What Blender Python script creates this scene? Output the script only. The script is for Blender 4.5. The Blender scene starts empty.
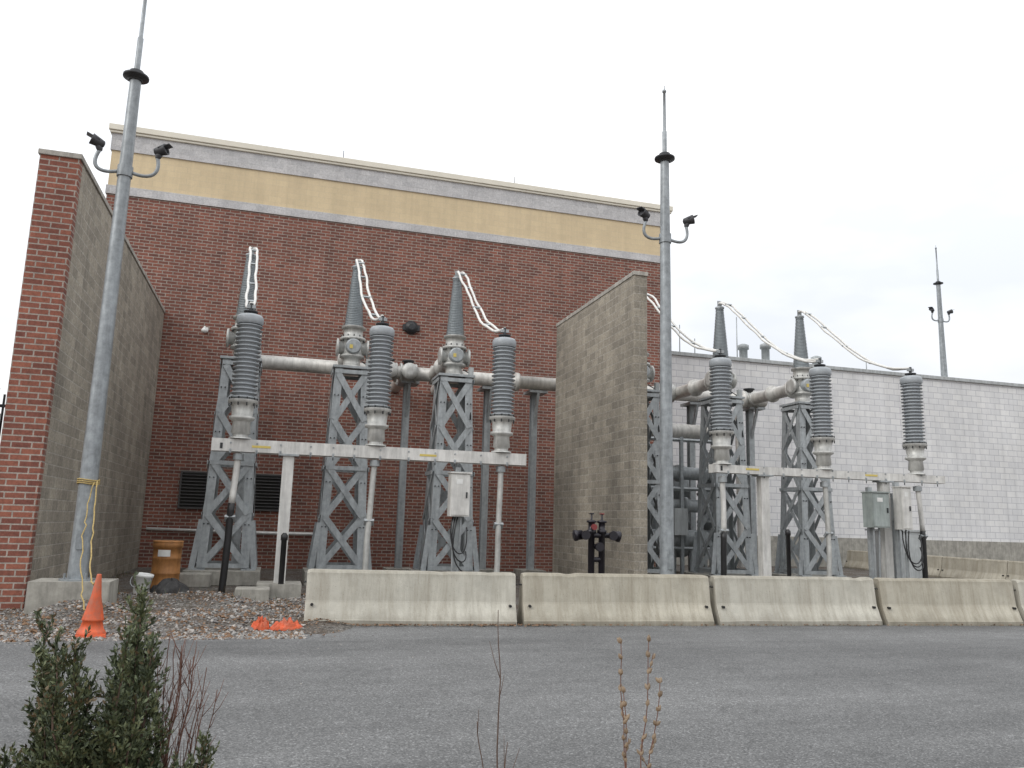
import bpy, math, random
from mathutils import Vector, Matrix, noise
random.seed(7)
C=bpy.context.scene.collection
rad=math.radians
# ------------------------------------------------------------------ materials
def newmat(name):
    m=bpy.data.materials.new(name); m.use_nodes=True
    nt=m.node_tree; b=nt.nodes["Principled BSDF"]
    return m,nt,b
def N(nt,t,**k):
    n=nt.nodes.new(t)
    for a,v in k.items(): setattr(n,a,v)
    return n
def L(nt,a,b): nt.links.new(a,b)
def mixc(nt,fac,a,b,mode='MIX'):
    n=N(nt,"ShaderNodeMix",data_type='RGBA',blend_type=mode)
    for sock,val in ((n.inputs[0],fac),(n.inputs[6],a),(n.inputs[7],b)):
        if isinstance(val,bpy.types.NodeSocket): L(nt,val,sock)
        elif isinstance(val,(tuple,list)): sock.default_value=(val[0],val[1],val[2],1)
        else: sock.default_value=val
    return n.outputs[2]
def ramp(nt,inp,stops):
    r=N(nt,"ShaderNodeValToRGB"); e=r.color_ramp.elements
    while len(e)<len(stops): e.new(.5)
    for i,(p,c) in enumerate(stops):
        e[i].position=p; e[i].color=(c,c,c,1) if not isinstance(c,(tuple,list)) else (c[0],c[1],c[2],1)
    L(nt,inp,r.inputs[0]); return r.outputs[0]
def tex(nt,scale,detail=4,rough=.6,stretch=None,coord='Object'):
    tc=N(nt,"ShaderNodeTexCoord"); n=N(nt,"ShaderNodeTexNoise")
    n.inputs['Scale'].default_value=scale; n.inputs['Detail'].default_value=detail; n.inputs['Roughness'].default_value=rough
    if stretch:
        mp=N(nt,"ShaderNodeMapping"); mp.inputs['Scale'].default_value=stretch
        L(nt,tc.outputs[coord],mp.inputs[0]); L(nt,mp.outputs[0],n.inputs['Vector'])
    else: L(nt,tc.outputs[coord],n.inputs['Vector'])
    return n.outputs[0]
def bump(nt,b,h,strength=.3,dist=.01):
    bp=N(nt,"ShaderNodeBump"); bp.inputs['Strength'].default_value=strength; bp.inputs['Distance'].default_value=dist
    L(nt,h,bp.inputs['Height']); L(nt,bp.outputs[0],b.inputs['Normal'])
def simple(name,col,rough=.6,metal=0,var=.25,scale=6,streak=False,bmp=0.0,dirt=None):
    m,nt,b=newmat(name)
    n1=tex(nt,scale,4,.65); f=ramp(nt,n1,[(.3,1-var),(.7,1+var*.5)])
    c=mixc(nt,1,col,f,'MULTIPLY')
    if streak:
        n2=tex(nt,2.5,4,.7,(3,3,.35)); f2=ramp(nt,n2,[(.35,.68),(.62,1.05)]); c=mixc(nt,.8,c,f2,'MULTIPLY')
    if dirt:
        n3=tex(nt,6,5,.75); f3=ramp(nt,n3,[(.45,0),(.68,.8)]); c=mixc(nt,f3,c,dirt)
    L(nt,c,b.inputs['Base Color']); b.inputs['Roughness'].default_value=rough; b.inputs['Metallic'].default_value=metal
    if bmp: bump(nt,b,tex(nt,scale*8,4,.7),bmp,.01)
    return m
def brickmat(name,c1,c2,mortar,w,h,mo,stain=.25,bstr=.5,rough=.9,blotch=1.0,micro=.3,bias=0.0):
    m,nt,b=newmat(name)
    tc=N(nt,"ShaderNodeTexCoord"); g=N(nt,"ShaderNodeNewGeometry")
    sp=N(nt,"ShaderNodeSeparateXYZ"); L(nt,tc.outputs['Object'],sp.inputs[0])
    sn=N(nt,"ShaderNodeSeparateXYZ"); L(nt,g.outputs['True Normal'],sn.inputs[0])
    ab=N(nt,"ShaderNodeMath",operation='ABSOLUTE'); L(nt,sn.outputs[0],ab.inputs[0])
    gt=N(nt,"ShaderNodeMath",operation='GREATER_THAN'); L(nt,ab.outputs[0],gt.inputs[0]); gt.inputs[1].default_value=.7
    mx=N(nt,"ShaderNodeMix",data_type='FLOAT'); L(nt,gt.outputs[0],mx.inputs[0]); L(nt,sp.outputs[0],mx.inputs[2]); L(nt,sp.outputs[1],mx.inputs[3])
    cb=N(nt,"ShaderNodeCombineXYZ"); L(nt,mx.outputs[0],cb.inputs[0]); L(nt,sp.outputs[2],cb.inputs[1])
    br=N(nt,"ShaderNodeTexBrick"); L(nt,cb.outputs[0],br.inputs['Vector'])
    br.inputs['Scale'].default_value=1; br.inputs['Brick Width'].default_value=w; br.inputs['Row Height'].default_value=h
    br.inputs['Mortar Size'].default_value=mo; br.inputs['Mortar Smooth'].default_value=.2; br.inputs['Bias'].default_value=bias
    br.inputs['Color1'].default_value=(*c1,1); br.inputs['Color2'].default_value=(*c2,1); br.inputs['Mortar'].default_value=(*mortar,1)
    c=br.outputs['Color']
    f=ramp(nt,tex(nt,.45*blotch,5,.7),[(.3,1-stain),(.7,1+stain*.4)]); c=mixc(nt,1,c,f,'MULTIPLY')
    f=ramp(nt,tex(nt,1.3,4,.7,(2.5,2.5,.12)),[(.35,1-stain*.8),(.6,1.03)]); c=mixc(nt,.8,c,f,'MULTIPLY')
    f=ramp(nt,tex(nt,22,4,.8),[(.3,1-micro),(.7,1+micro)]); c=mixc(nt,1,c,f,'MULTIPLY')
    L(nt,c,b.inputs['Base Color']); b.inputs['Roughness'].default_value=rough
    inv=N(nt,"ShaderNodeMath",operation='SUBTRACT'); inv.inputs[0].default_value=1; L(nt,br.outputs['Fac'],inv.inputs[1])
    ad=N(nt,"ShaderNodeMath",operation='MULTIPLY_ADD'); L(nt,tex(nt,60,3,.7),ad.inputs[0]); ad.inputs[1].default_value=.35; L(nt,inv.outputs[0],ad.inputs[2])
    bump(nt,b,ad.outputs[0],bstr,.008)
    return m
M={}
M['brick']=brickmat('brick_red',(.262,.096,.066),(.145,.058,.045),(.33,.28,.24),.31,.105,.014,.22)
M['brick_pier']=brickmat('brick_pier',(.31,.112,.072),(.185,.066,.048),(.36,.31,.27),.31,.105,.013,.2)
M['cmu']=brickmat('concrete_block',(.385,.345,.280),(.265,.238,.195),(.40,.37,.32),.40,.20,.012,.32,.7,micro=.35)
M['splitface']=brickmat('split_face_block',(.56,.55,.55),(.47,.465,.47),(.60,.59,.58),.40,.20,.008,.12,.8,micro=.25)
M['yellowblock']=brickmat('buff_block',(.66,.535,.345),(.62,.50,.325),(.58,.48,.33),.40,.20,.006,.10,.2,micro=.06)
M['whiteblock']=brickmat('white_block',(.73,.725,.715),(.66,.66,.665),(.50,.50,.52),.61,.305,.018,.12,.3,micro=.05)
M['cap']=simple('parapet_cap',(.72,.68,.58),.5,0,.08,2)
M['stonecap']=simple('stone_cap',(.42,.40,.36),.9,0,.3,5,True,.3)
M['galv']=simple('galvanized_steel',(.37,.395,.405),.5,.15,.22,9,True)
M['galvd']=simple('galvanized_pole',(.32,.345,.36),.45,.3,.3,7,True)
M['beam']=simple('painted_beam',(.66,.65,.62),.5,.05,.15,5,True)
M['pipe']=simple('bus_enclosure',(.60,.585,.55),.45,.1,.12,5,True)
M['alu']=simple('cast_housing',(.54,.54,.515),.45,.2,.2,7,True)
M['cone']=simple('bushing_cone',(.28,.315,.335),.45,0,.15,8)
M['shed']=simple('arrester_shed',(.32,.345,.365),.4,0,.12,8)
M['dark']=simple('dark_metal',(.035,.037,.04),.5,.3,.3,10)
M['lamp']=simple('lamp_housing',(.05,.05,.055),.5,.1,.3,10)
M['black']=simple('black_plastic',(.015,.015,.016),.4,0,.3,10)
M['tarp']=simple('black_tarp',(.028,.027,.027),.7,0,.4,10)
M['wire']=simple('jumper_cable',(.68,.67,.64),.5,0,.15,12)
M['yellow']=simple('yellow_label',(.60,.47,.12),.5,0,.1,12)
M['rope']=simple('yellow_rope',(.42,.31,.12),.8,0,.3,30)
M['orange']=simple('orange_plastic',(.68,.11,.03),.5,0,.2,9,True,dirt=(.34,.12,.07))
M['drum']=simple('drum_paint',(.46,.21,.07),.55,.1,.3,5,True)
M['whitep']=simple('white_plastic',(.72,.72,.70),.4,0,.15,8)
M['greenbox']=simple('cabinet_paint',(.33,.37,.355),.5,0,.15,6,True)
M['greybox']=simple('grey_cabinet',(.42,.44,.44),.5,0,.12,6,True)
M['hyd']=simple('hydrant_paint',(.018,.016,.022),.35,.2,.3,10)
M['red']=simple('red_cap',(.20,.03,.03),.5,0,.3,10)
M['conc']=simple('plain_concrete',(.36,.345,.305),.9,0,.3,4,True,.4)
M['louver']=simple('louver_metal',(.075,.072,.07),.5,.2,.2,8)
M['bark']=simple('twig_bark',(.10,.065,.05),.8,0,.3,30)
M['redtwig']=simple('red_twig',(.15,.075,.055),.8,0,.3,30)
M['bud']=simple('bud',(.25,.19,.13),.8,0,.4,40)
for i,c in enumerate([(.050,.068,.033),(.095,.12,.055),(.15,.175,.09),(.15,.11,.06)]):
    M['leaf%d'%i]=simple('foliage_%d'%i,c,.6,0,.35,25)
M['dead']=simple('dead_leaf',(.20,.12,.07),.9,0,.4,20)
for i,c in enumerate([(.28,.27,.255),(.17,.16,.155),(.38,.35,.32)]):
    M['stone%d'%i]=simple('stone_%d'%i,c,.9,0,.2,20)
def barriermat(name,base,dark):
    m,nt,b=newmat(name)
    c=mixc(nt,1,base,ramp(nt,tex(nt,1.1,5,.7),[(.3,.72),(.7,1.12)]),'MULTIPLY')
    st=ramp(nt,tex(nt,2.2,6,.8,(3,1,.22)),[(.42,0),(.68,.8)]); c=mixc(nt,st,c,dark)
    tc=N(nt,"ShaderNodeTexCoord"); sp=N(nt,"ShaderNodeSeparateXYZ"); L(nt,tc.outputs['Object'],sp.inputs[0])
    ad=N(nt,"ShaderNodeMath",operation='MULTIPLY_ADD'); L(nt,tex(nt,4,5,.8),ad.inputs[0]); ad.inputs[1].default_value=.28; L(nt,sp.outputs[2],ad.inputs[2])
    lo=ramp(nt,ad.outputs[0],[(.12,.75),(.34,0)]); c=mixc(nt,lo,c,(dark[0]*.7,dark[1]*.7,dark[2]*.7))
    ad2=N(nt,"ShaderNodeMath",operation='MULTIPLY_ADD'); L(nt,tex(nt,7,5,.8,(1,1,.3)),ad2.inputs[0]); ad2.inputs[1].default_value=.35; L(nt,sp.outputs[2],ad2.inputs[2])
    hi=ramp(nt,ad2.outputs[0],[(.86,0),(1.0,.6)]); c=mixc(nt,hi,c,(dark[0]*.8,dark[1]*.8,dark[2]*.8))
    vo=N(nt,"ShaderNodeTexVoronoi"); vo.inputs['Scale'].default_value=26; L(nt,tc.outputs['Object'],vo.inputs[0])
    pit=ramp(nt,vo.outputs[0],[(.08,.55),(.16,1)]); c=mixc(nt,.8,c,pit,'MULTIPLY')
    L(nt,c,b.inputs['Base Color']); b.inputs['Roughness'].default_value=.92
    bump(nt,b,tex(nt,30,5,.75),.5,.01); return m
M['bar0']=barriermat('barrier_concrete_a',(.50,.48,.415),(.29,.265,.215))
M['bar1']=barriermat('barrier_concrete_b',(.46,.43,.355),(.26,.23,.175))
def asphalt():
    m,nt,b=newmat('asphalt')
    c=mixc(nt,ramp(nt,tex(nt,.22,5,.65,(.4,1.8,1)),[(.38,0),(.62,1)]),(.106,.107,.107),(.168,.169,.168))
    c=mixc(nt,1,c,ramp(nt,tex(nt,1.6,6,.75),[(.3,.82),(.7,1.1)]),'MULTIPLY')
    tc=N(nt,"ShaderNodeTexCoord")
    vo=N(nt,"ShaderNodeTexVoronoi"); vo.inputs['Scale'].default_value=85; L(nt,tc.outputs['Object'],vo.inputs[0])
    sp=N(nt,"ShaderNodeSeparateXYZ"); L(nt,vo.outputs['Color'],sp.inputs[0])
    ag=ramp(nt,sp.outputs[0],[(0,.5),(.6,1.0),(.9,1.3),(1,2.1)]); c=mixc(nt,.9,c,ag,'MULTIPLY')
    c=mixc(nt,1,c,ramp(nt,tex(nt,120,3,.8),[(.3,.7),(.7,1.3)]),'MULTIPLY')
    st=ramp(nt,tex(nt,.7,4,.6,(.6,2,1)),[(.60,0),(.72,.45)]); c=mixc(nt,st,c,(.065,.065,.066))
    mp=N(nt,"ShaderNodeMapping"); mp.inputs['Scale'].default_value=(.16,.34,1); L(nt,tc.outputs['Object'],mp.inputs[0])
    av=N(nt,"ShaderNodeVectorMath",operation='ADD'); L(nt,mp.outputs[0],av.inputs[0])
    nn=N(nt,"ShaderNodeTexNoise"); nn.inputs['Scale'].default_value=1.4; nn.inputs['Detail'].default_value=5; L(nt,tc.outputs['Object'],nn.inputs['Vector'])
    sc=N(nt,"ShaderNodeVectorMath",operation='SCALE'); L(nt,nn.outputs['Color'],sc.inputs[0]); sc.inputs['Scale'].default_value=.35; L(nt,sc.outputs[0],av.inputs[1])
    v2=N(nt,"ShaderNodeTexVoronoi",feature='DISTANCE_TO_EDGE'); v2.inputs['Scale'].default_value=1; L(nt,av.outputs[0],v2.inputs[0])
    ck=ramp(nt,v2.outputs[0],[(0,.5),(.0035,0)]); c=mixc(nt,ck,c,(.05,.05,.05))
    L(nt,c,b.inputs['Base Color']); b.inputs['Roughness'].default_value=.85
    bump(nt,b,vo.outputs[0],.5,.006); return m
M['asphalt']=asphalt()
def gravelm():
    m,nt,b=newmat('gravel')
    tc=N(nt,"ShaderNodeTexCoord")
    vo=N(nt,"ShaderNodeTexVoronoi"); vo.inputs['Scale'].default_value=28; L(nt,tc.outputs['Object'],vo.inputs[0])
    sp=N(nt,"ShaderNodeSeparateXYZ"); L(nt,vo.outputs['Color'],sp.inputs[0])
    c=ramp(nt,sp.outputs[0],[(0,(.09,.08,.07)),(.5,(.20,.185,.165)),(1,(.36,.34,.31))])
    c=mixc(nt,ramp(nt,tex(nt,1.2,5,.7),[(.42,0),(.6,.85)]),c,(.13,.09,.06))
    c=mixc(nt,1,c,ramp(nt,vo.outputs[0],[(0,1.15),(.6,.45)]),'MULTIPLY')
    L(nt,c,b.inputs['Base Color']); b.inputs['Roughness'].default_value=.95
    bump(nt,b,vo.outputs[0],.9,-.03); return m
M['gravel']=gravelm()
# ------------------------------------------------------------------ mesh builder
class B:
    def __init__(s,name): s.n=name; s.v=[];s.f=[];s.mi=[];s.sm=[];s.mats=[]
    def k(s,m):
        if m not in s.mats: s.mats.append(m)
        return s.mats.index(m)
    def add(s,vs,fs,m,smooth=False):
        o=len(s.v); s.v+= [tuple(v) for v in vs]; k=s.k(m)
        for f in fs: s.f.append([i+o for i in f]); s.mi.append(k); s.sm.append(smooth)
    def box(s,x0,x1,y0,y1,z0,z1,m):
        vs=[(x,y,z) for z in (z0,z1) for x,y in ((x0,y0),(x1,y0),(x1,y1),(x0,y1))]
        s.add(vs,[(3,2,1,0),(4,5,6,7),(0,1,5,4),(1,2,6,5),(2,3,7,6),(3,0,4,7)],m)
    def strut(s,p0,p1,w,d,m,side=(1,0,0)):
        p0=Vector(p0);p1=Vector(p1); a=(p1-p0).normalized(); sd=Vector(side)
        sd=(sd-a*sd.dot(a)); 
        if sd.length<1e-4: sd=a.orthogonal()
        sd.normalize(); t=a.cross(sd); vs=[]
        for p in (p0,p1):
            for i,j in ((-1,-1),(1,-1),(1,1),(-1,1)): vs.append(p+sd*w/2*i+t*d/2*j)
        s.add(vs,[(3,2,1,0),(4,5,6,7),(0,1,5,4),(1,2,6,5),(2,3,7,6),(3,0,4,7)],m)
    def lathe(s,p0,axis,prof,m,n=20,smooth=True,caps=True):
        p0=Vector(p0); a=Vector(axis).normalized(); u=a.orthogonal().normalized(); w=a.cross(u)
        vs=[];fs=[]
        for r,d in prof:
            for i in range(n):
                t=2*math.pi*i/n; vs.append(p0+a*d+(u*math.cos(t)+w*math.sin(t))*r)
        for j in range(len(prof)-1):
            for i in range(n):
                fs.append((j*n+i,j*n+(i+1)%n,(j+1)*n+(i+1)%n,(j+1)*n+i))
        s.add(vs,fs,m,smooth)
        if caps:
            s.add(vs[:n],[tuple(range(n))[::-1]],m); s.add(vs[-n:],[tuple(range(n))],m)
    def cyl(s,p0,p1,r0,m,r1=None,n=16):
        p0=Vector(p0);p1=Vector(p1); d=(p1-p0)
        s.lathe(p0,d,[(r0,0),(r0 if r1 is None else r1,d.length)],m,n)
    def tube(s,pts,r,m,n=8,r1=None):
        pts=[Vector(p) for p in pts]; vs=[];fs=[]; u=None
        for i,p in enumerate(pts):
            a=(pts[min(i+1,len(pts)-1)]-pts[max(i-1,0)]).normalized()
            u=(a.orthogonal() if u is None else u-a*u.dot(a)).normalized(); w=a.cross(u)
            rr=r if r1 is None else r+(r1-r)*i/(len(pts)-1)
            for j in range(n):
                t=2*math.pi*j/n; vs.append(p+(u*math.cos(t)+w*math.sin(t))*rr)
        for i in range(len(pts)-1):
            for j in range(n): fs.append((i*n+j,i*n+(j+1)%n,(i+1)*n+(j+1)%n,(i+1)*n+j))
        fs.append(tuple(range(n))[::-1]); fs.append(tuple(range(len(vs)-n,len(vs))))
        s.add(vs,fs,m,True)
    def obj(s,parent=None,bevel=0):
        me=bpy.data.meshes.new(s.n); me.from_pydata(s.v,[],s.f); me.update()
        for m in s.mats: me.materials.append(M[m])
        me.polygons.foreach_set('material_index',s.mi); me.polygons.foreach_set('use_smooth',s.sm)
        o=bpy.data.objects.new(s.n,me); C.objects.link(o)
        if parent: o.parent=parent
        if bevel:
            md=o.modifiers.new('bev','BEVEL'); md.width=bevel; md.segments=2; md.limit_method='ANGLE'
        return o
def empty(n):
    e=bpy.data.objects.new(n,None); C.objects.link(e); return e
def bez(p0,p1,p2,p3,n=14):
    p=[Vector(x) for x in (p0,p1,p2,p3)]; out=[]
    for i in range(n+1):
        t=i/n; out.append(p[0]*(1-t)**3+p[1]*3*t*(1-t)**2+p[2]*3*t*t*(1-t)+p[3]*t**3)
    return out
def rnd(a,b): return random.uniform(a,b)
# ------------------------------------------------------------------ ground
b=B('ground'); b.add([(-400,-400,0),(400,-400,0),(400,400,0),(-400,400,0)],[(0,1,2,3)],'gravel'); b.obj()
edge=[]
x=-60.0
while x<60:
    if x<-3.2: y=11.3+.02*(x+8)
    elif x<.4: y=11.5+(x+3.2)*.2
    elif x<.6: y=12.3
    else: y=12.95-.055*(x-.5)
    j=.12 if x<.6 else .03
    edge.append((x,y+j*(noise.noise(Vector((x*1.3,0,0)))+.6*noise.noise(Vector((x*5,3,0)))),.004)); x+= .12 if -9<x<22 else 2
b=B('road'); vs=[];fs=[]
for e in edge: vs+= [(e[0],4.4,.004),e]
for i in range(len(edge)-1): fs.append((2*i,2*i+2,2*i+3,2*i+1))
b.add(vs,fs,'asphalt'); b.obj()
b=B('road_kerb'); b.box(-60,60,4.15,4.38,0,.14,'conc'); b.obj(bevel=.02)
b=B('gravel_mound'); nx,ny=90,70; mv=[];fs=[]
for j in range(ny+1):
    for i in range(nx+1):
        X=-3.8+5.2*i/nx; Y=11.75+6.0*j/ny
        e=min(i,nx-i,12)/12*min(j/14,(ny-j)/14,1)
        z=e*(.07+.17*max(0,noise.noise(Vector((X*.7,Y*.6,1)))+.25)+.05*noise.noise(Vector((X*3,Y*3,2)))+.025*noise.noise(Vector((X*11,Y*11,5))))-.02
        if X<-3.4: z-=.05
        mv.append((X,Y,z))
def hz(X,Y):
    i=(X+3.8)/5.2*nx; j=(Y-11.75)/6*ny
    if 0<=i<=nx and 0<=j<=ny: return max(0,mv[int(j)*(nx+1)+int(i)][2])
    return 0
for j in range(ny):
    for i in range(nx):
        a=j*(nx+1)+i; fs.append((a,a+1,a+nx+2,a+nx+1))
b.add(mv,fs,'gravel',True); b.obj()
b=B('gravel_stones')
def stone(b,X,Y,z,r,m):
    k=[Vector((rnd(.7,1.2)*r*a,rnd(.7,1.2)*r*c,rnd(.5,.9)*r*d)) for a,c,d in ((1,0,0),(0,1,0),(-1,0,0),(0,-1,0),(0,0,1),(0,0,-.6))]
    rot=Matrix.Rotation(rnd(0,6.3),3,'Z')@Matrix.Rotation(rnd(-.6,.6),3,'X'); k=[rot@q+Vector((X,Y,z)) for q in k]
    b.add(k,[(0,1,4),(1,2,4),(2,3,4),(3,0,4),(1,0,5),(2,1,5),(3,2,5),(0,3,5)],m)
for i in range(9000):
    X=rnd(-4.2,1.2); Y=11.5+(random.random()**1.6)*6
    if X>.5 and Y<13.5: continue
    stone(b,X,Y,hz(X,Y)+.005,rnd(.012,.036) if random.random()<.95 else rnd(.036,.065),random.choice(['stone0','stone1','stone2','stone0','stone1','dead','dead']))
for i in range(500):
    X=rnd(-6,.6); stone(b,X,11.5+(X+3.2)*.2*(X>-3.2)-abs(random.gauss(0,.22)),.006,rnd(.008,.02),random.choice(['stone0','stone1','stone2']))
for i in range(160):
    X=rnd(-6,14); Y=rnd(6,12); stone(b,X,Y,.006,rnd(.005,.012),random.choice(['stone0','stone1','stone2']))
b.obj()
b=B('dead_leaves')
for i in range(1500):
    if random.random()<.5: X=rnd(-.5,4.5) if random.random()<.7 else rnd(4,14);Y=12.83-.06*X-abs(random.gauss(0,.07))
    else: X=rnd(-3.8,1);Y=rnd(11.5,16)
    z=max(hz(X,Y),.004)+.015; r=rnd(.012,.035); a=rnd(0,6.3)
    b.add([(X+r*math.cos(a),Y+r*math.sin(a),z+rnd(0,.02)),(X-r*.5*math.sin(a),Y+r*.5*math.cos(a),z+rnd(0,.02)),(X-r*math.cos(a),Y-r*math.sin(a),z+rnd(0,.03)),(X+r*.5*math.sin(a),Y-r*.5*math.cos(a),z)],[(0,1,2,3)],'dead')
b.obj()
b=B('dry_grass')
for i in range(420):
    q=random.random()
    if q<.4: X=rnd(.6,13);Y=13.6-.055*X+rnd(0,.2)
    elif q<.7: X=rnd(-3.8,-3.5);Y=rnd(15.5,24)
    else: X=rnd(-3,.5);Y=rnd(15,18)
    z=max(hz(X,Y),0); h=rnd(.06,.22); a=rnd(0,6.3); dx=rnd(-.08,.08);dy=rnd(-.08,.08); w=.006
    b.add([(X-w*math.cos(a),Y-w*math.sin(a),z),(X+w*math.cos(a),Y+w*math.sin(a),z),(X+dx,Y+dy,z+h)],[(0,1,2)],'leaf3' if random.random()<.7 else 'leaf1')
b.obj()
# ------------------------------------------------------------------ brick building
XR=13.78
E=empty('brick_building')
b=B('walls'); b.box(-5.9,XR,26.7,45,0,11.58,'brick'); b.obj(E)
b=B('lower_block_band'); b.box(-5.94,XR+.04,26.66,45.04,11.58,11.86,'splitface'); b.obj(E)
b=B('buff_band'); b.box(-5.9,XR,26.7,45,11.86,13.05,'yellowblock'); b.obj(E)
b=B('upper_block_band'); b.box(-5.94,XR+.04,26.66,45.04,13.05,13.62,'splitface'); b.obj(E)
b=B('parapet_cap'); b.box(-6.0,XR+.1,26.6,45.1,13.62,13.70,'cap'); b.box(-6.04,XR+.14,26.56,45.14,13.702,13.90,'cap'); b.obj(E,.015)
for (x0,x1) in ((-2.85,-2.1),(-.75,.10)):
    b=B('louver'); z0,z1=1.83,2.88
    b.box(x0-.05,x1+.05,26.62,26.72,z0-.05,z0,'louver'); b.box(x0-.05,x1+.05,26.62,26.72,z1,z1+.05,'louver')
    b.box(x0-.05,x0,26.62,26.72,z0,z1,'louver'); b.box(x1,x1+.05,26.62,26.72,z0,z1,'louver'); b.box(x0,x1,26.69,26.71,z0,z1,'black')
    z=z0+.05
    while z<z1-.03: b.strut((x0,26.66,z),(x1,26.66,z),.09,.012,'louver',side=(0,1,-.9)); z+=.1
    b.obj(E)
b=B('wall_lamp'); b.lathe((3.99,26.70,8.13),(0,-1,0),[(.24,0),(.24,.06),(.20,.14),(.10,.2)],'dark',20); b.box(3.7,4.28,26.6,26.7,8.02,8.22,'dark'); b.obj(E)
b=B('wall_camera'); b.box(-2.66,-2.5,26.6,26.7,7.36,7.5,'whitep'); b.tube([(-2.58,26.6,7.43),(-2.58,26.35,7.45),(-2.58,26.3,7.38)],.03,'whitep'); b.lathe((-2.58,26.3,7.25),(0,0,1),[(.04,0),(.09,.03),(.1,.1),(.06,.14)],'whitep',14); b.obj(E)
b=B('wall_conduit'); b.tube([(-3.7,26.6,1.15),(-.3,26.6,1.1),(1.4,26.6,1.1)],.045,'whitep'); b.obj(E)
for xx in (1.35,7.6):
    b=B('lightning_rod'); b.tube([(xx,26.9,13.88),(xx,26.9,14.3)],.012,'dark',6); b.obj(E)
# ------------------------------------------------------------------ white building
E=empty('white_block_building')
b=B('walls'); b.box(14.3,75,33,60,1.37,9.55,'whiteblock'); b.obj(E)
b=B('foundation'); b.box(14.25,75.05,32.93,60.05,0,1.37,'conc'); b.obj(E)
b=B('coping'); b.box(14.2,75.1,32.9,60.1,9.55,9.72,'greybox'); b.obj(E,.01)
for xx,h in ((21.6,.7),(22.85,.85),(25.8,.45)):
    b=B('roof_vent'); b.lathe((xx,34,9.7),(0,0,1),[(.2,0),(.2,h),(.27,h),(.27,h+.2),(.1,h+.28)],'galv',16); b.obj(E)
for xx,h in ((17.9,1.5),(18.7,.9),(21.0,2.2),(28.5,.8)):
    b=B('roof_rod'); b.tube([(xx,33.6,9.6),(xx,33.6,9.7+h)],.025,'galv',6); b.obj(E)
# ------------------------------------------------------------------ fire walls
E=empty('brick_and_block_wall')
b=B('block_core'); b.box(-4.3,-3.85,15.4,26.69,0,7.85,'cmu'); b.obj(E)
b=B('brick_veneer'); b.box(-4.5,-4.302,15.4,26.69,0,7.85,'brick_pier'); b.box(-4.5,-3.85,15.2,15.398,0,7.85,'brick_pier'); b.obj(E)
b=B('coping'); b.box(-4.53,-3.82,15.17,26.68,7.852,7.95,'stonecap'); b.obj(E,.01)
E=empty('block_firewall')
b=B('block_core'); b.box(8.24,8.6,17.83,23.7,0,7.87,'cmu'); b.obj(E,.01)
b=B('coping'); b.box(8.22,8.62,17.8,23.72,7.872,7.98,'stonecap'); b.obj(E,.01)
b=B('black_metal_fence')
for i in range(28):
    xx=-4.62-.14*i; b.strut((xx,15.5,.08),(xx,15.5,3.55),.03,.03,'black')
for z in (.25,1.2,2.3,3.35): b.strut((-4.55,15.5,z),(-8.5,15.5,z),.05,.05,'black',side=(0,0,1))
b.strut((-4.75,15.4,0),(-4.75,15.4,3.65),.12,.12,'black'); b.box(-5.0,-4.6,15.3,15.36,2.6,3.2,'black'); b.box(-5.0,-4.55,15.3,15.36,.6,1.15,'black')
b.obj()
# ------------------------------------------------------------------ jersey barriers
def barrier(p0,p1,mat):
    p0=Vector((*p0,0));p1=Vector((*p1,0)); d=(p1-p0); Ln=d.length-.05; a=d.normalized(); t=Vector((-a.y,a.x,0))
    prof=[(.30,.0),(.30,.075),(.285,.09),(.165,.33),(.155,.36),(.098,.77),(.075,.80),(.06,.81)]
    ring=[(-y,z) for y,z in prof]+[(y,z) for y,z in reversed(prof)]
    b=B('concrete_jersey_barrier'); n=len(ring); vs=[];fs=[]; NS=60; sd=random.random()*90
    for i in range(NS+1):
        q=-Ln/2+Ln*i/NS
        for y,z in ring:
            chip=max(0,noise.noise(Vector((q*4,z*3,sd)))-.25)*.05 if z>.7 or z<.1 else 0
            zz=z+(.007*noise.noise(Vector((q*2+sd,y*5,z*5))))*(z>.01)-chip*(z>.7)
            yy=y*(1-chip*.8)+.007*noise.noise(Vector((q*3,z*4,sd+y)))
            if i in (0,NS): yy*=.95; zz*=.98
            vs.append((q,yy,zz))
    for i in range(NS):
        for j in range(n-1): fs.append((i*n+j,(i+1)*n+j,(i+1)*n+j+1,i*n+j+1))
    b.add(vs,fs,mat); b.add(vs[:n],[tuple(range(n))],mat); b.add(vs[-n:],[tuple(range(n))[::-1]],mat)
    for sx in (-1,1):
        b.cyl((sx*(Ln/2-.10),-.235,.30),(sx*(Ln/2-.10),-.16,.30),.022,'black',n=10)
        b.tube([(sx*(Ln/2-.02),-.04,.62),(sx*(Ln/2+.035),-.05,.62),(sx*(Ln/2+.035),.05,.62),(sx*(Ln/2-.02),.04,.62)],.01,'dark',6)
    o=b.obj(); c=(p0+p1)/2+t*.3
    o.location=(c.x,c.y,.004); o.rotation_euler=(rnd(-.012,.012),rnd(-.004,.004),math.atan2(a.y,a.x)+rnd(-.009,.009))
J=[(.46,12.80),(3.87,12.62),(7.26,12.38),(10.5,12.22),(13.45,12.02),(16.9,11.84),(20.3,11.62)]
for i in range(6): barrier((J[i][0]+.04,J[i][1]),(J[i+1][0]-.03,J[i+1][1]),'bar%d'%(i%2))
p=(25.65,32.4)
for i in range(4):
    q=(p[0]-.50,p[1]-3.35); barrier(p,q,'bar1'); p=q
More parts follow.
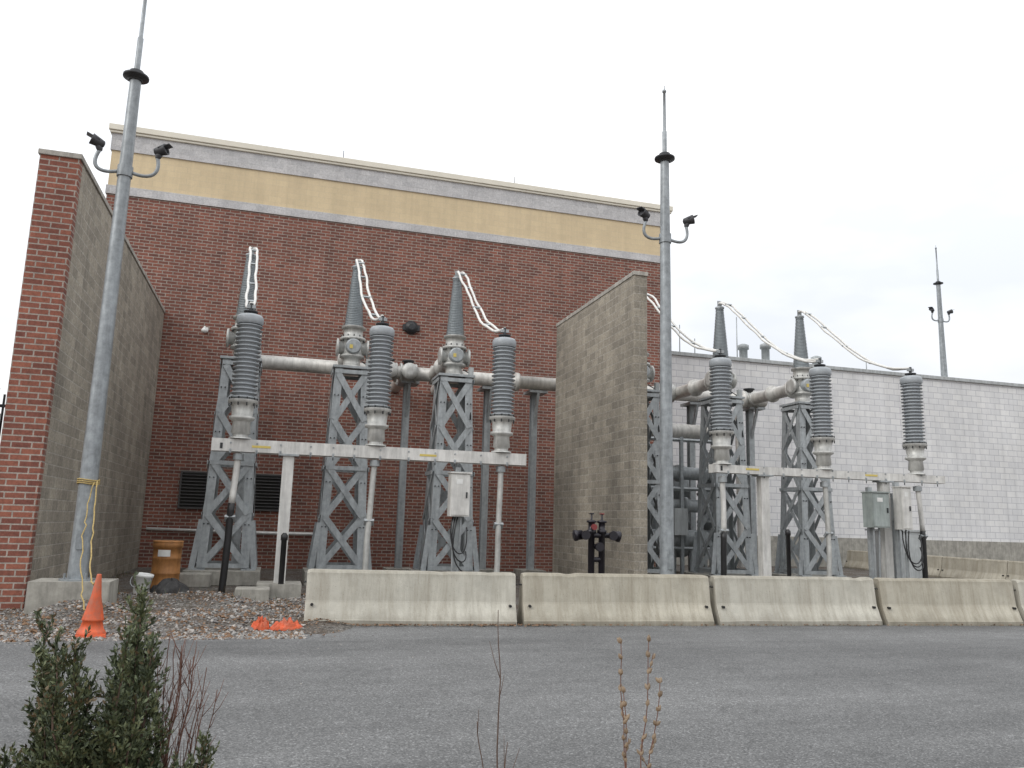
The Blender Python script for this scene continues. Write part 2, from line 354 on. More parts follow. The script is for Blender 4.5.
# ------------------------------------------------------------------ masts
def mast(x,y,base,zd,ztop,sc=1,foot=True):
    b=B('lightning_mast')
    if foot: b.box(x-.62,x+.55,y-.35,y+.45,0,base,'conc')
    b.lathe((x,y,base),(0,0,1),[(.27,0),(.27,.03)],'galvd',16)
    for k in range(4):
        a=k*math.pi/2+.78; b.cyl((x+.22*math.cos(a),y+.22*math.sin(a),base+.03),(x+.22*math.cos(a),y+.22*math.sin(a),base+.12),.02,'galvd',n=6)
    zc=zd-1.85*sc
    b.lathe((x,y,base+.03),(0,0,1),[(.150*sc,0),(.108*sc,zc-base),(.095*sc,zd-base-.05)],'galvd',12)
    b.box(x-.05,x+.05,y-.17,y-.13,base+.5,base+.8,'galvd')
    b.lathe((x,y,zd-.1),(0,0,1),[(.12,0),(.13,.04),(.22*sc,.06),(.22*sc,.1),(.13,.12),(.12,.19),(.07,.2)],'dark',20)
    h=ztop-zd
    b.lathe((x,y,zd+.1),(0,0,1),[(.05*sc,0),(.05*sc,.30*h),(.036*sc,.31*h),(.032*sc,.6*h),(.028*sc,.9*h-.1),(.045*sc,.9*h-.09),(.045*sc,.93*h-.1),(.012*sc,.94*h-.1),(.008,h-.1)],'galvd',10)
    b.lathe((x,y,zc-.10),(0,0,1),[(.13*sc,0),(.13*sc,.20)],'galvd',14)
    for sd in (-1,1):
        ex=.44 if sd<0 else .50
        pts=bez((x+sd*.1,y,zc),(x+sd*.42*sc,y,zc-.10),(x+sd*.60*sc,y,zc+.02),(x+sd*ex*sc,y,zc+.36*sc),14)
        b.tube(pts,.033*sc,'galvd',8)
        tx=x+sd*ex*sc; tz=zc+.36*sc
        b.lathe((tx,y,tz-.03),(sd*.3,0,1),[(.04*sc,0),(.055*sc,.04),(.06*sc,.09),(.03*sc,.11)],'lamp',12)
        b.lathe((tx-sd*.06*sc,y+.02,tz+.085*sc),(sd*.9,-.35,.28 if sd>0 else .30),[(.03*sc,0),(.07*sc,.02),(.08*sc,.08*sc),(.10*sc,.20*sc),(.105*sc,.23*sc),(.09*sc,.232*sc),(.08*sc,.20*sc)],'lamp',14)
        b.strut((tx+sd*.02,y-.02,tz+.15*sc),(tx+sd*.22*sc,y-.08,tz+.225*sc),.18*sc,.015,'lamp',side=(0,1,0))
    return b.obj()
mast(-3.02,14.8,.5,9.42,11.6)
mast(7.56,14.8,.3,9.54,11.25)
mast(34.1,34.3,9.6,15.3,17.5,1.15,False)
# ------------------------------------------------------------------ lattice columns with bushings
def column(x,y,top=5.42):
    E=empty('bus_support_tower')
    b=B('foundation'); b.box(x-.85,x+.85,y-.85,y+.85,0,.34,'conc'); b.obj(E,.02)
    b=B('lattice_frame'); zb=.34; wb,wt=.58,.42
    def hw(z): return wb+(wt-wb)*(z-zb)/(top-zb)
    for sx in (-1,1):
        for sy in (-1,1):
            p0=Vector((x+sx*wb,y+sy*wb,zb));p1=Vector((x+sx*wt,y+sy*wt,top))
            b.strut(p0-Vector((sx*.09,0,0)),p1-Vector((sx*.09,0,0)),.20,.018,'galv',side=(1,0,0))
            b.strut(p0-Vector((0,sy*.095,0)),p1-Vector((0,sy*.095,0)),.018,.18,'galv',side=(1,0,0))
            b.box(p0.x-.16,p0.x+.16,p0.y-.16,p0.y+.16,zb,zb+.03,'galv')
            b.strut((x+sx*(wb+.12),y+sy*wb,zb+.03),(x+sx*(hw(1.5)+.02),y+sy*hw(1.5),1.5),.13,.02,'galv',side=(1,0,0))
            for z in (1.4,2.5,3.6,4.7):
                for dx in (.04,.13): b.cyl((x+sx*(hw(z)-dx),y+sy*(hw(z)+.01),z),(x+sx*(hw(z)-dx),y+sy*(hw(z)+.045),z),.017,'dark',n=6)
    zs=[zb+.1+(top-.25-zb)*i/4 for i in range(5)]
    for i in range(4):
        z0,z1=zs[i],zs[i+1]; a0,a1=hw(z0),hw(z1)
        for sy in (-1,1):
            o=.022*sy
            b.strut((x-a0+.08,y+sy*a0+o,z0),(x+a1-.08,y+sy*a1+o,z1),.15,.014,'galv',side=(1,0,0))
            b.strut((x+a0-.08,y+sy*a0+o*2,z0),(x-a1+.08,y+sy*a1+o*2,z1),.15,.014,'galv',side=(1,0,0))
        for sx in (-1,1):
            o=.022*sx
            b.strut((x+sx*a0+o,y-a0+.08,z0),(x+sx*a1+o,y+a1-.08,z1),.12,.014,'galv',side=(0,1,0))
            b.strut((x+sx*a0+o*2,y+a0-.08,z0),(x+sx*a1+o*2,y-a1+.08,z1),.12,.014,'galv',side=(0,1,0))
    for z in (zs[0],zs[2],top-.1):
        a=hw(z)
        for sy in (-1,1): b.strut((x-a,y+sy*(a+.05),z),(x+a,y+sy*(a+.05),z),.10,.02,'galv',side=(0,0,1))
        for sx in (-1,1): b.strut((x+sx*(a+.06),y-a,z),(x+sx*(a+.06),y+a,z),.10,.02,'galv',side=(0,0,1))
    b.box(x-.49,x+.49,y-.49,y+.49,top,top+.06,'galv')
    b.obj(E)
    b=B('bushing_housing'); z=top+.06
    b.lathe((x,y,z),(0,0,1),[(.30,0),(.30,.06),(.22,.07),(.22,.28),(.32,.29),(.32,.35),(.26,.36),(.27,.75),(.33,.76),(.33,.82),(.25,.83),(.25,1.05),(.31,1.06),(.31,1.12)],'alu',24)
    b.lathe((x,y,z+.55),(0,1,0),[(.2,0),(.2,.42),(.3,.43),(.3,.5),(.2,.51),(.2,1.5),(.28,1.51),(.28,1.58),(.2,1.6),(.2,2.9)],'pipe',20)
    b.lathe((x,y,z+.55),(1,0,0),[(.17,-.42),(.24,-.41),(.24,-.36),(.17,-.35),(.17,.35),(.24,.36),(.24,.41),(.17,.42)],'alu',20)
    b.lathe((x,y,z+.55),(0,-1,0),[(.2,.15),(.2,.34),(.17,.36)],'galv',16)
    b.box(x-.10,x-.02,y-.375,y-.362,z+.48,z+.58,'yellow')
    b.tube([(x+.25,y-.1,z+.2),(x+.42,y-.15,z+.1),(x+.43,y-.3,z-.5),(x+.4,y-.5,z-1.2)],.018,'dark',6)
    b.box(x+.34,x+.46,y-.42,y-.3,z+.0,z+.22,'greybox')
    for k in range(12):
        a=k*math.pi/6; b.cyl((x+.3*math.cos(a),y+.3*math.sin(a),z+.70),(x+.3*math.cos(a),y+.3*math.sin(a),z+.88),.014,'dark',n=6)
    b.obj(E)
    b=B('bushing'); z+=1.12; prof=[]; nn=34
    for i in range(nn):
        t=i/(nn-1); r=.235-.125*t; zz=1.55*t
        prof+= [(r,zz),(r+.018,zz+.008),(r-.006,zz+.026)]
    b.lathe((x,y,z),(0,0,1),prof+[(.12,1.58),(.12,1.64)],'cone',20)
    b.lathe((x,y,z+1.64),(0,0,1),[(.14,0),(.14,.04),(.03,.05),(.03,.2)],'galv',12)
    b.obj(E); return z+1.80
def arrester(x,y,zb):
    b=B('surge_arrester')
    b.lathe((x,y,zb),(0,0,1),[(.22,0),(.22,.03),(.15,.035),(.15,.10),(.19,.12),(.17,.34),(.18,.36),(.25,.40),(.25,.45),(.20,.46),(.22,.66),(.24,.70),(.29,.73),(.29,.79)],'alu',24)
    for k in range(10):
        a=k*math.pi/5; b.cyl((x+.27*math.cos(a),y+.27*math.sin(a),zb+.66),(x+.27*math.cos(a),y+.27*math.sin(a),zb+.84),.014,'dark',n=6)
    prof=[]; n=18; z=.79
    for i in range(n):
        r=.25; zz=z+1.58*i/n; hh=1.58/n
        prof+=[(r-.05,zz),(r-.05,zz+hh*.38),(r+.012,zz+hh*.46),(r+.018,zz+hh*.58),(r-.035,zz+hh*.92)]
    b.lathe((x,y,zb),(0,0,1),prof,'shed',26)
    b.lathe((x,y,zb+2.37),(0,0,1),[(.25,0),(.27,.03),(.27,.14),(.24,.19),(.15,.22),(.06,.23)],'shed',24)
    b.lathe((x,y,zb+2.57),(0,0,1),[(.05,0),(.05,.05),(.14,.06),(.14,.09),(.035,.1),(.035,.26)],'dark',14)
    b.box(x-.09,x+.09,y-.03,y+.03,zb+2.72,zb+2.79,'galv')
    b.obj()
    return zb+2.76
def jumper(p0,p1):
    b=B('jumper_cable'); p0=Vector(p0);p1=Vector(p1)
    k=rnd(-.12,.12)
    ctr=bez(p0,p0+Vector((.12+k,-.45,.28)),p1+Vector((-.15,1.9,.10+k)),p1+Vector((0,0,.04)),26)
    for sd in (-1,1):
        pts=[]
        for i,c in enumerate(ctr):
            t=i/26; sp=.085*min(1,math.sin(math.pi*min(max(t,.02),.98))*2.5)
            pts.append(c+Vector((sd*sp,0,.0))+Vector((.05*noise.noise(Vector((i*.35,sd*3,p0.x))),0,.06*noise.noise(Vector((i*.4,sd*5+9,p0.x))))))
        b.tube(pts,.032,'wire',7)
    for i in (5,10,15,20):
        c=ctr[i]; b.strut(c-Vector((.11,0,0)),c+Vector((.11,0,0)),.05,.04,'galv')
    b.strut(p0+Vector((0,0,-.12)),p0+Vector((0,0,.08)),.14,.03,'galv')
    b.obj()
cols=[-1.1,1.62,4.36, 9.85,12.55,15.38]
arrs=[-.80,1.92,4.67,10.15,13.0,15.8]
for c,a in zip(cols,arrs):
    zt=column(c,21.0); za=arrester(a,17.0,3.13); jumper((c,21,zt),(a,17,za))
# ------------------------------------------------------------------ beams
def beamrack(x0,x1,z0,z1,posts,name='arrester_beam'):
    b=B(name); y=17.0
    b.box(x0,x1,y-.13,y-.11,z0,z1,'beam'); b.box(x0,x1,y-.11,y+.13,z1-.02,z1-.001,'beam'); b.box(x0,x1,y-.11,y+.11,z0+.001,z0+.02,'beam'); b.box(x0,x1,y+.11,y+.129,z0,z1-.021,'beam')
    b.box(x0-.012,x0,y-.14,y+.14,z0-.005,z1+.005,'beam'); b.box(x1,x1+.012,y-.14,y+.14,z0-.005,z1+.005,'beam')
    xx=x0+.35
    while xx<x1-.2:
        b.box(xx-.02,xx+.02,y-.15,y-.131,z0-.03,z0+.05,'galv'); b.cyl((xx,y-.14,z0-.09),(xx,y-.14,z0+.02),.012,'dark',n=6)
        b.cyl((xx,y-.145,z0+.17),(xx,y-.131,z0+.17),.02,'galv',n=6); xx+=rnd(.42,.6)
    for px in posts:
        b.box(px-.11,px+.11,y-.10,y+.10,.25,z0-.001,'beam'); b.box(px-.2,px+.2,y-.2,y+.2,.22,.25,'galv'); b.box(px-.42,px+.42,y-.45,y+.42,0,.22+.1*(px<8),'conc')
        b.box(px-.2,px+.2,y-.16,y+.16,z0-.04,z0-.002,'galv')
    for lx in ((x0+x1)/2+.9,(x0+x1)/2-2.5): b.box(lx,lx+.36,y-.137,y-.1305,z0+.09,z0+.135,'yellow')
    b.box(x0+.15,x0+.20,y-.139,y-.131,z0+.05,z0+.16,'dark')
    return b.obj()
beamrack(-1.31,5.2,2.87,3.12,[.17])
beamrack(9.88,16.55,2.93,3.12,[11.25,14.75])
def conduit(pts,split,r=.055,top='beam',low='black'):
    b=B('cable_conduit'); P=[]
    for i in range(len(pts)-1):
        for k in range(6): P.append(Vector(pts[i]).lerp(Vector(pts[i+1]),k/6))
    P.append(Vector(pts[-1])); n=int(len(P)*split)
    P=[p+Vector((.02*noise.noise(p*1.5),.02*noise.noise(p*1.5+Vector((7,0,0))),0)) for p in P]
    if n>1: b.tube(P[:n+1],r,top,10)
    if n<len(P)-1: b.tube(P[n:],r*1.1,low,10)
    b.lathe(P[0]-Vector((0,0,.02)),(0,0,-1),[(r*1.7,0),(r*1.7,.12)],'galv',12); 
    b.strut(P[len(P)//2]-Vector((.1,0,0)),P[len(P)//2]+Vector((.1,0,0)),.06,.14,'galv'); b.obj()
for a,(dx,spl,top) in zip(arrs,((-.05,.42,'beam'),(-.04,.98,'alu'),(0,.98,'alu'),(.02,.5,'beam'),(.05,.95,'alu'),(.08,.45,'beam'))):
    conduit([(a,17,2.85),(a+dx,17,2.0),(a+dx*1.5,17.03,1.1),(a+dx*2,17.08,0)],spl,.062,top)
b=B('bollard_pipe'); b.lathe((.20,16.62,0),(0,0,1),[(.055,0),(.055,1.15),(.07,1.16),(.07,1.25),(.03,1.3)],'black',12); b.obj()
b=B('bollard_pipe'); b.lathe((11.7,16.7,0),(0,0,1),[(.05,0),(.05,1.5),(.065,1.51),(.065,1.6),(.03,1.65)],'black',12); b.obj()
def cabinet(x,y,z0,z1,w,d,mat,name,post=True):
    b=B(name); b.box(x-w/2,x+w/2,y-d/2,y+d/2,z0,z1,mat); b.box(x-w/2+.02,x+w/2-.02,y-d/2-.015,y-d/2-.001,z0+.03,z1-.03,mat)
    b.box(x-w/2-.02,x+w/2+.02,y-d/2-.04,y+d/2+.02,z1+.001,z1+.03,mat); b.box(x+w/2-.09,x+w/2-.06,y-d/2-.04,y-d/2-.016,(z0+z1)/2-.06,(z0+z1)/2+.06,'dark')
    b.box(x-w*.22,x+w*.1,y-d/2-.018,y-d/2-.0155,z1-.22,z1-.12,'whitep')
    if post:
        b.box(x-.06,x+.06,y+d/2,y+d/2+.1,0,z1+.15,'galv')
    for dx in (-.1,.06):
        b.tube([(x+dx,y,z0),(x+dx,y,z0-.25),(x+dx*.6,y+.05,0)],.025,'galv',8)
    b.obj(bevel=.006)
cabinet(3.72,16.85,1.72,2.62,.42,.28,'beam','control_cabinet')
cabinet(14.28,16.75,1.75,2.6,.5,.35,'greenbox','transformer_control_box')
cabinet(14.95,16.6,1.72,2.75,.28,.3,'beam','control_cabinet')
cabinet(15.35,17.2,1.95,2.5,.34,.25,'greybox','meter_cabinet')
b=B('cable_loop'); 
for k in range(3): b.tube(bez((3.6+.05*k,16.8,1.7),(3.4,16.7,.9-.2*k),(4.0,16.7,.6),(3.9,16.8,1.5-.5*k),14),.014,'black',6)
for k in range(3): b.tube(bez((14.9+.1*k,16.6,1.7),(14.8,16.5,.6-.1*k),(15.6,16.5,.7),(15.5,16.7,1.6-.3*k),14),.016,'black',6)
b.obj()
# ------------------------------------------------------------------ horizontal bus
ZB=6.03
def bus(x0,x1,y,z,r,name='bus_pipe',step=2.7,ph=.5):
    b=B(name); prof=[(r,0)]; d=ph
    while d<x1-x0-.2:
        prof+=[(r,d),(r*1.4,d+.005),(r*1.4,d+.12),(r,d+.125)]; d+=step
    prof.append((r,x1-x0)); b.lathe((x0,y,z),(1,0,0),prof,'pipe',20); return b
b=bus(-1.4,16.0,23.95,ZB,.21,ph=.25)
for xx in (3.55,4.95,2.95,12.2,15.4):
    b.lathe((xx-.25,23.95,ZB),(1,0,0),[(.3,0),(.3,.06),(.24,.07),(.27,.25),(.24,.43),(.3,.44),(.3,.5)],'alu',20)
    b.lathe((xx,23.95,ZB),(0,-1,0),[(.18,.1),(.18,.36),(.25,.37),(.25,.43),(.1,.45)],'alu',18)
    b.lathe((xx,23.95,ZB),(0,0,1),[(.14,.1),(.14,.34),(.19,.35),(.19,.39),(.05,.41)],'dark',14)
b.obj()
for xx in (-1.0,3.62,6.2,7.75,10.6,13.4,15.7):
    b=B('bus_support_post')
    b.box(xx-.1,xx+.1,24.3,24.32,.2,ZB-.3,'galv'); b.box(xx-.1,xx+.1,24.5,24.52,.2,ZB-.3,'galv'); b.box(xx-.01,xx+.01,24.32,24.5,.2,ZB-.3,'galv')
    b.box(xx-.3,xx+.3,23.9,24.6,ZB-.3,ZB-.22,'galv'); b.box(xx-.4,xx+.4,24.0,24.8,0,.2,'conc'); b.strut((xx,24.35,4.7),(xx,23.95,ZB-.3),.08,.08,'galv'); b.obj()
b=B('bus_pipe')
for xx in (3.55,4.95): b.lathe((xx,24.1,ZB),(0,1,0),[(.19,0),(.19,.9),(.26,.91),(.26,1.0),(.19,1.01),(.19,2.58)],'pipe',18)
b.obj()
E=empty('gas_insulated_switchgear')
def vessel(x,y,z0,z1,r,n='vessel'):
    b=B(n); h=z1-z0
    b.lathe((x,y,z0),(0,0,1),[(r*.5,0),(r*.95,.08),(r,.2),(r,h*.35),(r*1.15,h*.35+.01),(r*1.15,h*.35+.09),(r,h*.35+.1),(r,h*.7),(r*1.15,h*.7+.01),(r*1.15,h*.7+.09),(r,h*.7+.1),(r,h-.15),(r*.8,h-.04),(r*.4,h)],'galv',22)
    for sx in (-1,1):
        for sy in (-1,1): b.strut((x+sx*r*.8,y+sy*r*.8,0),(x+sx*r*.7,y+sy*r*.7,z0+.4),.08,.08,'galv')
    b.obj(E)
vessel(11.3,23.0,.8,4.2,.33); vessel(12.35,23.4,.7,3.6,.36); vessel(13.3,23.2,.9,3.4,.3)
b=B('pipes')
for (x0,x1,y,z,r,mm) in ((9.2,13.2,23.0,4.66,.24,'pipe'),(10.5,13.4,22.7,3.3,.2,'galv'),(10.8,13.6,22.8,2.3,.2,'galv'),(10.8,13.2,22.6,1.3,.26,'galv')):
    b.lathe((x0,y,z),(1,0,0),[(r,0),(r*1.35,.01),(r*1.35,.1),(r,.11),(r,(x1-x0)/2),(r*1.35,(x1-x0)/2+.01),(r*1.35,(x1-x0)/2+.12),(r,(x1-x0)/2+.13),(r,x1-x0-.1),(r*1.35,x1-x0-.09),(r*1.35,x1-x0)],mm,18)
b.lathe((15.0,24.0,.4),(0,0,1),[(.12,0),(.12,5.3)],'pipe',14)
b.obj(E)
b=B('frame')
for xx in (10.4,11.9,13.0): b.strut((xx,22.3,0),(xx,22.3,4.4),.1,.1,'galv')
for z in (1.0,2.8,4.3): b.strut((10.4,22.3,z),(13.0,22.3,z),.08,.08,'galv')
b.box(11.5,11.95,22.0,22.28,1.4,2.2,'greybox'); b.box(13.2,13.6,22.0,22.28,1.2,2.0,'greybox'); b.box(10.3,10.8,22.0,22.28,.6,1.3,'greybox')
b.obj(E)
b=B('transformer_cabinet'); b.box(19.2,20.6,22,23,0,1.7,'greybox'); b.box(19.15,20.65,21.95,23.05,1.701,1.76,'greybox'); b.box(19.25,19.88,21.98,21.999,.1,1.6,'greybox'); b.box(19.92,20.55,21.98,21.999,.1,1.6,'greybox'); b.box(19.8,19.84,21.95,21.979,.8,1.0,'dark'); b.obj()
# ------------------------------------------------------------------ fire connection
b=B('fire_department_connection'); y=15
for x in (6.02,6.24):
    b.lathe((x,y,0),(0,0,1),[(.065,0),(.065,1.45),(.095,1.46),(.095,1.52),(.065,1.53),(.065,1.66),(.1,1.67),(.1,1.70),(.02,1.72),(.02,1.84)],'hyd',14)
b.cyl((5.78,y,1.42),(6.50,y,1.42),.055,'hyd',n=12)
for sx,xx in ((-1,5.78),(1,6.50)):
    b.lathe((xx,y,1.42),(sx,0,-.15),[(.05,-.05),(.095,-.04),(.095,.06),(.11,.07),(.11,.12),(.05,.13)],'hyd',14)
b.lathe((6.13,y-.05,1.2),(0,-1,0),[(.06,-.05),(.06,.08),(.09,.09),(.09,.14)],'hyd',14); b.cyl((5.98,y,1.2),(6.28,y,1.2),.05,'hyd'); b.cyl((5.98,y,.95),(6.28,y,.95),.05,'hyd')
for xx in (5.84,6.42): b.lathe((xx,y-.06,1.42),(0,-1,0),[(.05,-.05),(.05,.06),(.09,.07),(.09,.12)],'hyd',14)
b.lathe((6.02,y-.06,1.58),(0,-1,0),[(.04,0),(.04,.06),(.06,.07),(.06,.1)],'red',12)
b.tube([(6.24,y-.1,1.84),(6.24,y+.1,1.84)],.015,'red'); b.tube([(6.02,y-.1,1.84),(6.02,y+.1,1.84)],.015,'hyd')
b.obj()
# ------------------------------------------------------------------ small things left
b=B('traffic_cone'); cx,cy=-2.2,11.95; z0=hz(cx,cy)
vs=[]
for z,h in ((z0,.20),(z0+.035,.19)):
    for k in range(4):
        a=k*math.pi/2+.95; vs.append((cx+h*1.3*math.cos(a),cy+h*1.3*math.sin(a),z))
b.add(vs,[(3,2,1,0),(4,5,6,7),(0,1,5,4),(1,2,6,5),(2,3,7,6),(3,0,4,7)],'orange')
b.lathe((cx,cy,z0+.035),(.03,0,1),[(.175,0),(.17,.03),(.155,.05),(.145,.06),(.118,.16),(.135,.17),(.13,.19),(.062,.48),(.030,.74),(.025,.76),(.018,.76)],'orange',22); b.obj()
b=B('rope'); 
def wob(P,a=.012): return [p+Vector((a*noise.noise(Vector((i*.7,0,1))),a*noise.noise(Vector((i*.7,4,1))),a*noise.noise(Vector((i*.7,8,1))))) for i,p in enumerate(P)]
b.tube(wob(bez((-2.86,14.66,2.1),(-2.75,14.2,1.2),(-2.45,12.6,.35),(-2.18,11.95,.74),24),.03),.011,'rope',6)
b.tube(wob(bez((-2.90,14.65,2.08),(-2.98,14.4,1.4),(-2.7,13.2,.5),(-2.35,12.6,.1),24),.06),.010,'rope',6)
for z in (2.06,2.09,2.12): b.tube([(-3.02+.165*math.cos(t*.5),14.8+.165*math.sin(t*.5),z+.012*math.sin(t)) for t in range(14)],.012,'rope',6)
b.obj()
b=B('steel_drum'); x,y=-2.2,19.2
b.lathe((x,y,.02),(0,0,1),[(.29,0),(.30,.02),(.29,.04),(.29,.30),(.305,.32),(.29,.34),(.29,.62),(.305,.64),(.29,.66),(.29,.85),(.31,.86),(.31,.95),(.30,.97),(.28,.965)],'drum',28)
b.lathe((x,y,.985),(0,0,1),[(.31,.006),(.315,.03),(.30,.045),(.05,.045)],'drum',28)
n=6; vs=[]
for k in range(n+1):
    a=-2.1+k*.14
    vs+=[(x+.309*math.cos(a),y+.309*math.sin(a),.70),(x+.309*math.cos(a),y+.309*math.sin(a),.84)]
b.add(vs,[(2*k,2*k+2,2*k+3,2*k+1) for k in range(n)],'whitep',True); b.obj()
b=B('plastic_bucket'); z=hz(-2.25,16.6)
b.lathe((-2.3,16.6,z),(.12,-.05,1),[(.13,0),(.155,.32),(.168,.325),(.168,.37),(.155,.375),(.14,.36),(.12,.05)],'whitep',22,caps=False)
b.tube(bez((-2.45,16.5,z+.33),(-2.55,16.3,z+.1),(-2.15,16.3,z+.05),(-2.13,16.5,z+.3)),.006,'galv',6); b.obj()
b=B('black_tarp_heap'); vs=[];fs=[];nn=36
z=hz(-1.85,16.6)
for j in range(12):
    for i in range(nn):
        a=2*math.pi*i/nn; t=j/11; r=(.33*(1-t)**.65+.02)*(1+.3*noise.noise(Vector((math.cos(a)*2.2,math.sin(a)*2.2,t*1.5)))); 
        vs.append((-1.80+r*math.cos(a),16.6+r*math.sin(a),z-.03+.27*t**.8+.05*noise.noise(Vector((math.cos(a)*3,math.sin(a)*3,t*3)))))
for j in range(11):
    for i in range(nn): fs.append((j*nn+i,j*nn+(i+1)%nn,(j+1)*nn+(i+1)%nn,(j+1)*nn+i))
fs.append(tuple(range(11*nn,12*nn))); b.add(vs,fs,'tarp'); b.obj()
def crumple(cx,cy,rx,ry,h,sd,name,mat):
    b=B(name); n=26; vs=[];fs=[]; zb=max(hz(cx,cy),.004)
    for j in range(n+1):
        for i in range(n+1):
            u=i/n*2-1;v=j/n*2-1; rr=math.hypot(u,v); e=max(0,1-rr**2)
            q=Vector((u*2.2,v*2.2,sd))
            z=zb+h*e**.5*(.45+.9*abs(noise.noise(q*1.2))+.4*abs(noise.noise(q*3)))
            k=1/max(1,rr); vs.append((cx+rx*u*k*(1+.25*noise.noise(q)),cy+ry*v*k*(1+.25*noise.noise(q+Vector((5,5,5)))),z))
    for j in range(n):
        for i in range(n): a=j*(n+1)+i; fs.append((a,a+1,a+n+2,a+n+1))
    b.add(vs,fs,mat); b.obj()
crumple(-.08,12.40,.13,.12,.17,1.3,'orange_fabric','orange'); crumple(.28,12.36,.24,.13,.15,7.7,'orange_fabric','orange')
b=B('concrete_footing')
for (x0,x1,y0,y1,h) in ((-2.1,-1.3,19.6,20.1,.3),(-.62,.0,16.0,16.5,.28)): b.box(x0,x1,y0,y1,0,h,'conc')
b.obj(bevel=.02)
# ------------------------------------------------------------------ foreground plants
b=B('planting_bed'); b.box(-60,60,-20,4.13,0.001,.05,'dead'); b.obj()
ct,st_=math.cos(rad(16)),math.sin(rad(16))
def P(X,Y,z): return Vector((X*ct+Y*st_,-X*st_+Y*ct,z))
def leafspray(b,pts,dens,ll,mats):
    for i in range(len(pts)-1):
        a=pts[i+1]-pts[i]; Ln=a.length; a=a.normalized()
        for k in range(max(1,int(dens*Ln))):
            p=pts[i].lerp(pts[i+1],random.random())
            r=Vector((rnd(-1,1),rnd(-1,1),rnd(-.6,1))).normalized(); d=(a*1.0+r*.9).normalized()
            w=d.cross(Vector((rnd(-1,1),rnd(-1,1),rnd(-1,1)))).normalized(); l=ll*rnd(.6,1.3)
            b.add([p,p+d*l*.5+w*l*.2,p+d*l,p+d*l*.5-w*l*.2],[(0,1,2,3)],random.choice(mats))
b=B('evergreen_shrub')
tips=[(58,632),(50,650),(68,655),(78,672),(44,685),(95,655),(108,640),(118,622),(128,598),(136,612),(147,630),(158,648),(92,690),(105,668),(112,680),(135,650),(80,705),(145,680),(158,688),(122,705),(58,712),(100,725),(142,720),(166,715),(214,738),(200,752),(186,762),(80,745),(120,745),(66,740),(150,745),(46,745),(104,760),(134,765),(172,758),(88,765)]
for (tx,ty) in tips:
    ty-=4
    Y=3+rnd(-.22,.22); X=(-1.37+.0036*(tx-130)); z=1.255-.0039*(ty-610)
    bx=-1.37+(X+1.37)*.3+rnd(-.05,.05); by=3+rnd(-.05,.05)
    pts=[P(*v)+Vector((rnd(-.007,.007),rnd(-.007,.007),0)) for v in bez((bx,by,.05),(bx+(X-bx)*.3,by,z*.35),(bx+(X-bx)*.8,Y,z*.65),(X,Y,z),16)]
    b.tube(pts,.009,'bark',5,.0025)
    for i in range(7,17):
        for k in range(6):
            p=pts[i-1].lerp(pts[i],random.random()); up=(pts[i]-pts[i-1]).normalized()
            d=(up*.55+Vector((rnd(-1,1),rnd(-1,1),rnd(-.2,.5)))).normalized(); l=max(.03,rnd(.06,.17)*(1.4-.066*i))
            q=[p,p+d*l*.5+Vector((0,0,.008)),p+d*l+Vector((0,0,.035))]
            b.tube(q,.003,'leaf0',4,.001)
            mt=random.choice([['leaf0','leaf1','leaf1','leaf2'],['leaf0','leaf0','leaf1'],['leaf1','leaf2','leaf2'],['leaf1','leaf0','leaf3']])
            leafspray(b,q,230,.022,mt)
            if l>.06:
                for m_ in range(2):
                    d2=(d*.8+Vector((rnd(-1,1),rnd(-1,1),rnd(-.2,.6)))).normalized(); p2=p+d*l*rnd(.3,.8); l2=l*.45
                    leafspray(b,[p2,p2+d2*l2],300,.019,mt)
    leafspray(b,pts[9:],150,.02,['leaf1','leaf0'])
b.obj()
def twigs(name,base,tips,mat,r=.005,buds=False,side=4,sl=.14):
    b=B(name)
    for (X,Y,z) in tips:
        pts=[p+Vector((.016*noise.noise(p*6+Vector((X*9,0,0))),.01*noise.noise(p*7),0)) for p in [P(*v) for v in bez(base,(base[0]+(X-base[0])*.15,base[1],z*.4),(base[0]+(X-base[0])*.8,Y,z*.7),(X,Y,z),18)]]
        b.tube(pts,r,mat,5,.0016)
        for k in range(side):
            i=random.randint(9,17); d=((pts[i]-pts[i-1]).normalized()*1.2+Vector((rnd(-1,1),rnd(-1,1),.2))).normalized(); l=rnd(.04,sl)
            q=[pts[i],pts[i]+d*l*.5,pts[i]+d*l+Vector((0,0,.02))]; b.tube(q,.002,mat,4,.001)
            if buds:
                for s in (.5,1): b.lathe(pts[i]+d*l*s,d,[(.002,-.004),(.006,.004),(.005,.012),(.001,.02)],'bud',6)
        if buds:
            for i in range(9,19):
                for q_ in range(2 if i>14 else 1):
                    d=((pts[i]-pts[i-1]).normalized()+Vector((rnd(-1,1),rnd(-1,1),.1))).normalized()
                    b.lathe(pts[i],d,[(.002,-.004),(.008,.005),(.007,.014),(.001,.024)],'bud',6)
    b.obj()
twigs('bare_red_shrub',(-1.26,3.15,.05),[(-1.36+.0036*(x-130),3.15+rnd(-.1,.1),1.255-.0039*(y-610)) for x,y in ((146,648),(152,640),(158,655),(163,645),(166,648),(170,655),(174,640),(180,660),(184,648),(187,655),(193,668),(172,690),(198,700),(190,730),(160,690),(182,700),(176,675),(205,690))],'redtwig',.0032,False,9,.10)
twigs('bare_sapling',(-.0,3.2,.05),[(-.025,3.2,1.27),(-.09,3.2,.86),(.02,3.15,.80)],'bark',.0046,False,2)
twigs('budding_twig',(.49,3.2,.05),[(.44,3.2,1.16),(.55,3.2,1.17),(.59,3.2,1.02),(.46,3.2,.98)],'redtwig',.0038,True,3,.06)
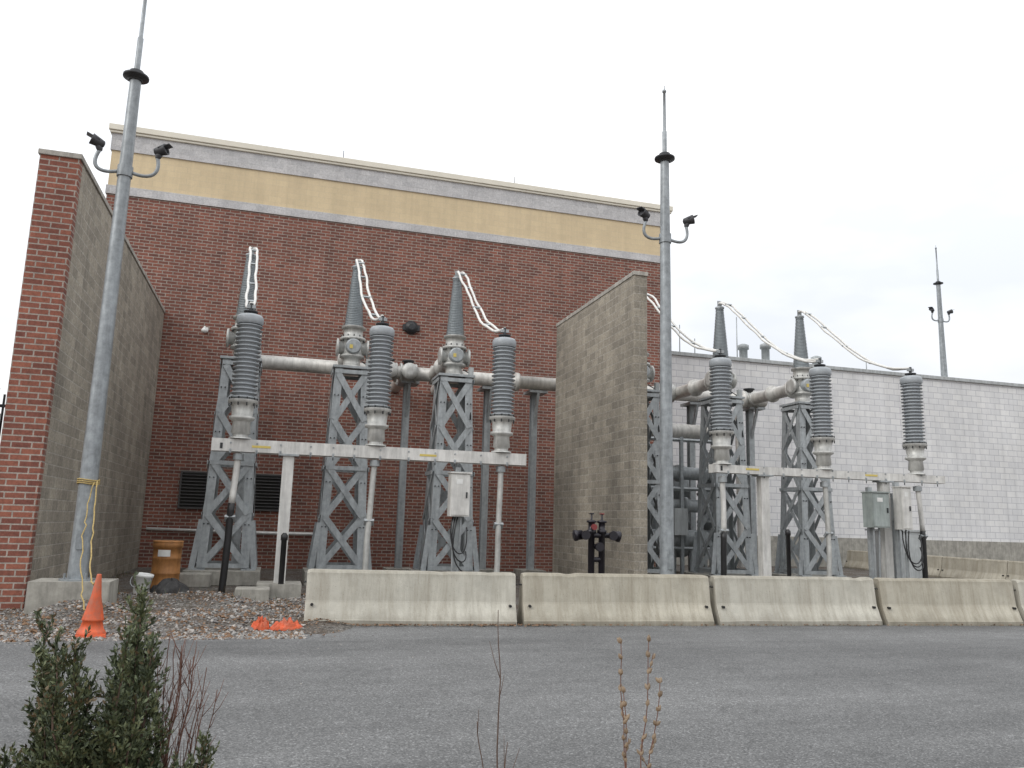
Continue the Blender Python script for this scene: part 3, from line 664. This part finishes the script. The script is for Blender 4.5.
# ------------------------------------------------------------------ camera
cd=bpy.data.cameras.new('camera'); cam=bpy.data.objects.new('camera',cd); C.objects.link(cam)
th=rad(16);p_=rad(9.9);r_=rad(1.6)
R=Vector((math.cos(th),-math.sin(th),0)); F=Vector((math.sin(th),math.cos(th),0)); Z=Vector((0,0,1))
U=-F*math.sin(p_)+Z*math.cos(p_); D=F*math.cos(p_)+Z*math.sin(p_)
cxv=R*math.cos(r_)+U*math.sin(r_); cyv=-R*math.sin(r_)+U*math.cos(r_)
mw=Matrix((( cxv.x,cyv.x,-D.x,0),(cxv.y,cyv.y,-D.y,0),(cxv.z,cyv.z,-D.z,1.6),(0,0,0,1)))
cam.matrix_world=mw; cd.sensor_width=36; cd.lens=800/1024*36; cd.clip_start=.05; cd.clip_end=2000
bpy.context.scene.camera=cam
# ------------------------------------------------------------------ light
w=bpy.data.worlds.new("World"); bpy.context.scene.world=w; w.use_nodes=True; nt=w.node_tree
bg=nt.nodes['Background']; bg.inputs[1].default_value=.1
sky=N(nt,"ShaderNodeTexSky",sky_type='NISHITA'); sky.sun_disc=False; sky.sun_elevation=rad(40); sky.sun_rotation=rad(243)
tc=N(nt,"ShaderNodeTexCoord"); mp=N(nt,"ShaderNodeMapping"); mp.inputs['Scale'].default_value=(1,1,2.4); L(nt,tc.outputs['Generated'],mp.inputs[0])
no=N(nt,"ShaderNodeTexNoise"); no.inputs['Scale'].default_value=2.6; no.inputs['Detail'].default_value=5; no.inputs['Roughness'].default_value=.5; L(nt,mp.outputs[0],no.inputs['Vector'])
cl=ramp(nt,no.outputs[0],[(.36,(.74,.77,.82)),(.50,(.87,.885,.91)),(.60,(1.0,1.0,1.0))])
sp=N(nt,"ShaderNodeSeparateXYZ"); L(nt,tc.outputs['Generated'],sp.inputs[0])
zr=N(nt,"ShaderNodeMapRange"); L(nt,sp.outputs[2],zr.inputs[0]); zr.inputs[1].default_value=0; zr.inputs[2].default_value=1; zr.inputs[3].default_value=10.2; zr.inputs[4].default_value=20.5
vm=N(nt,"ShaderNodeVectorMath",operation='SCALE'); L(nt,cl,vm.inputs[0]); L(nt,zr.outputs[0],vm.inputs['Scale'])
c=mixc(nt,.95,sky.outputs[0],vm.outputs[0]); L(nt,c,bg.inputs[0])
sd=bpy.data.lights.new('sun','SUN'); sd.energy=1.15; sd.angle=rad(24); sd.color=(1,.97,.92)
so=bpy.data.objects.new('sun',sd); C.objects.link(so)
d=Vector((.95,.42,-.72)); so.rotation_euler=d.to_track_quat('-Z','Y').to_euler()
s=bpy.context.scene; s.view_settings.view_transform='Standard'; s.view_settings.look='None'; s.view_settings.exposure=0
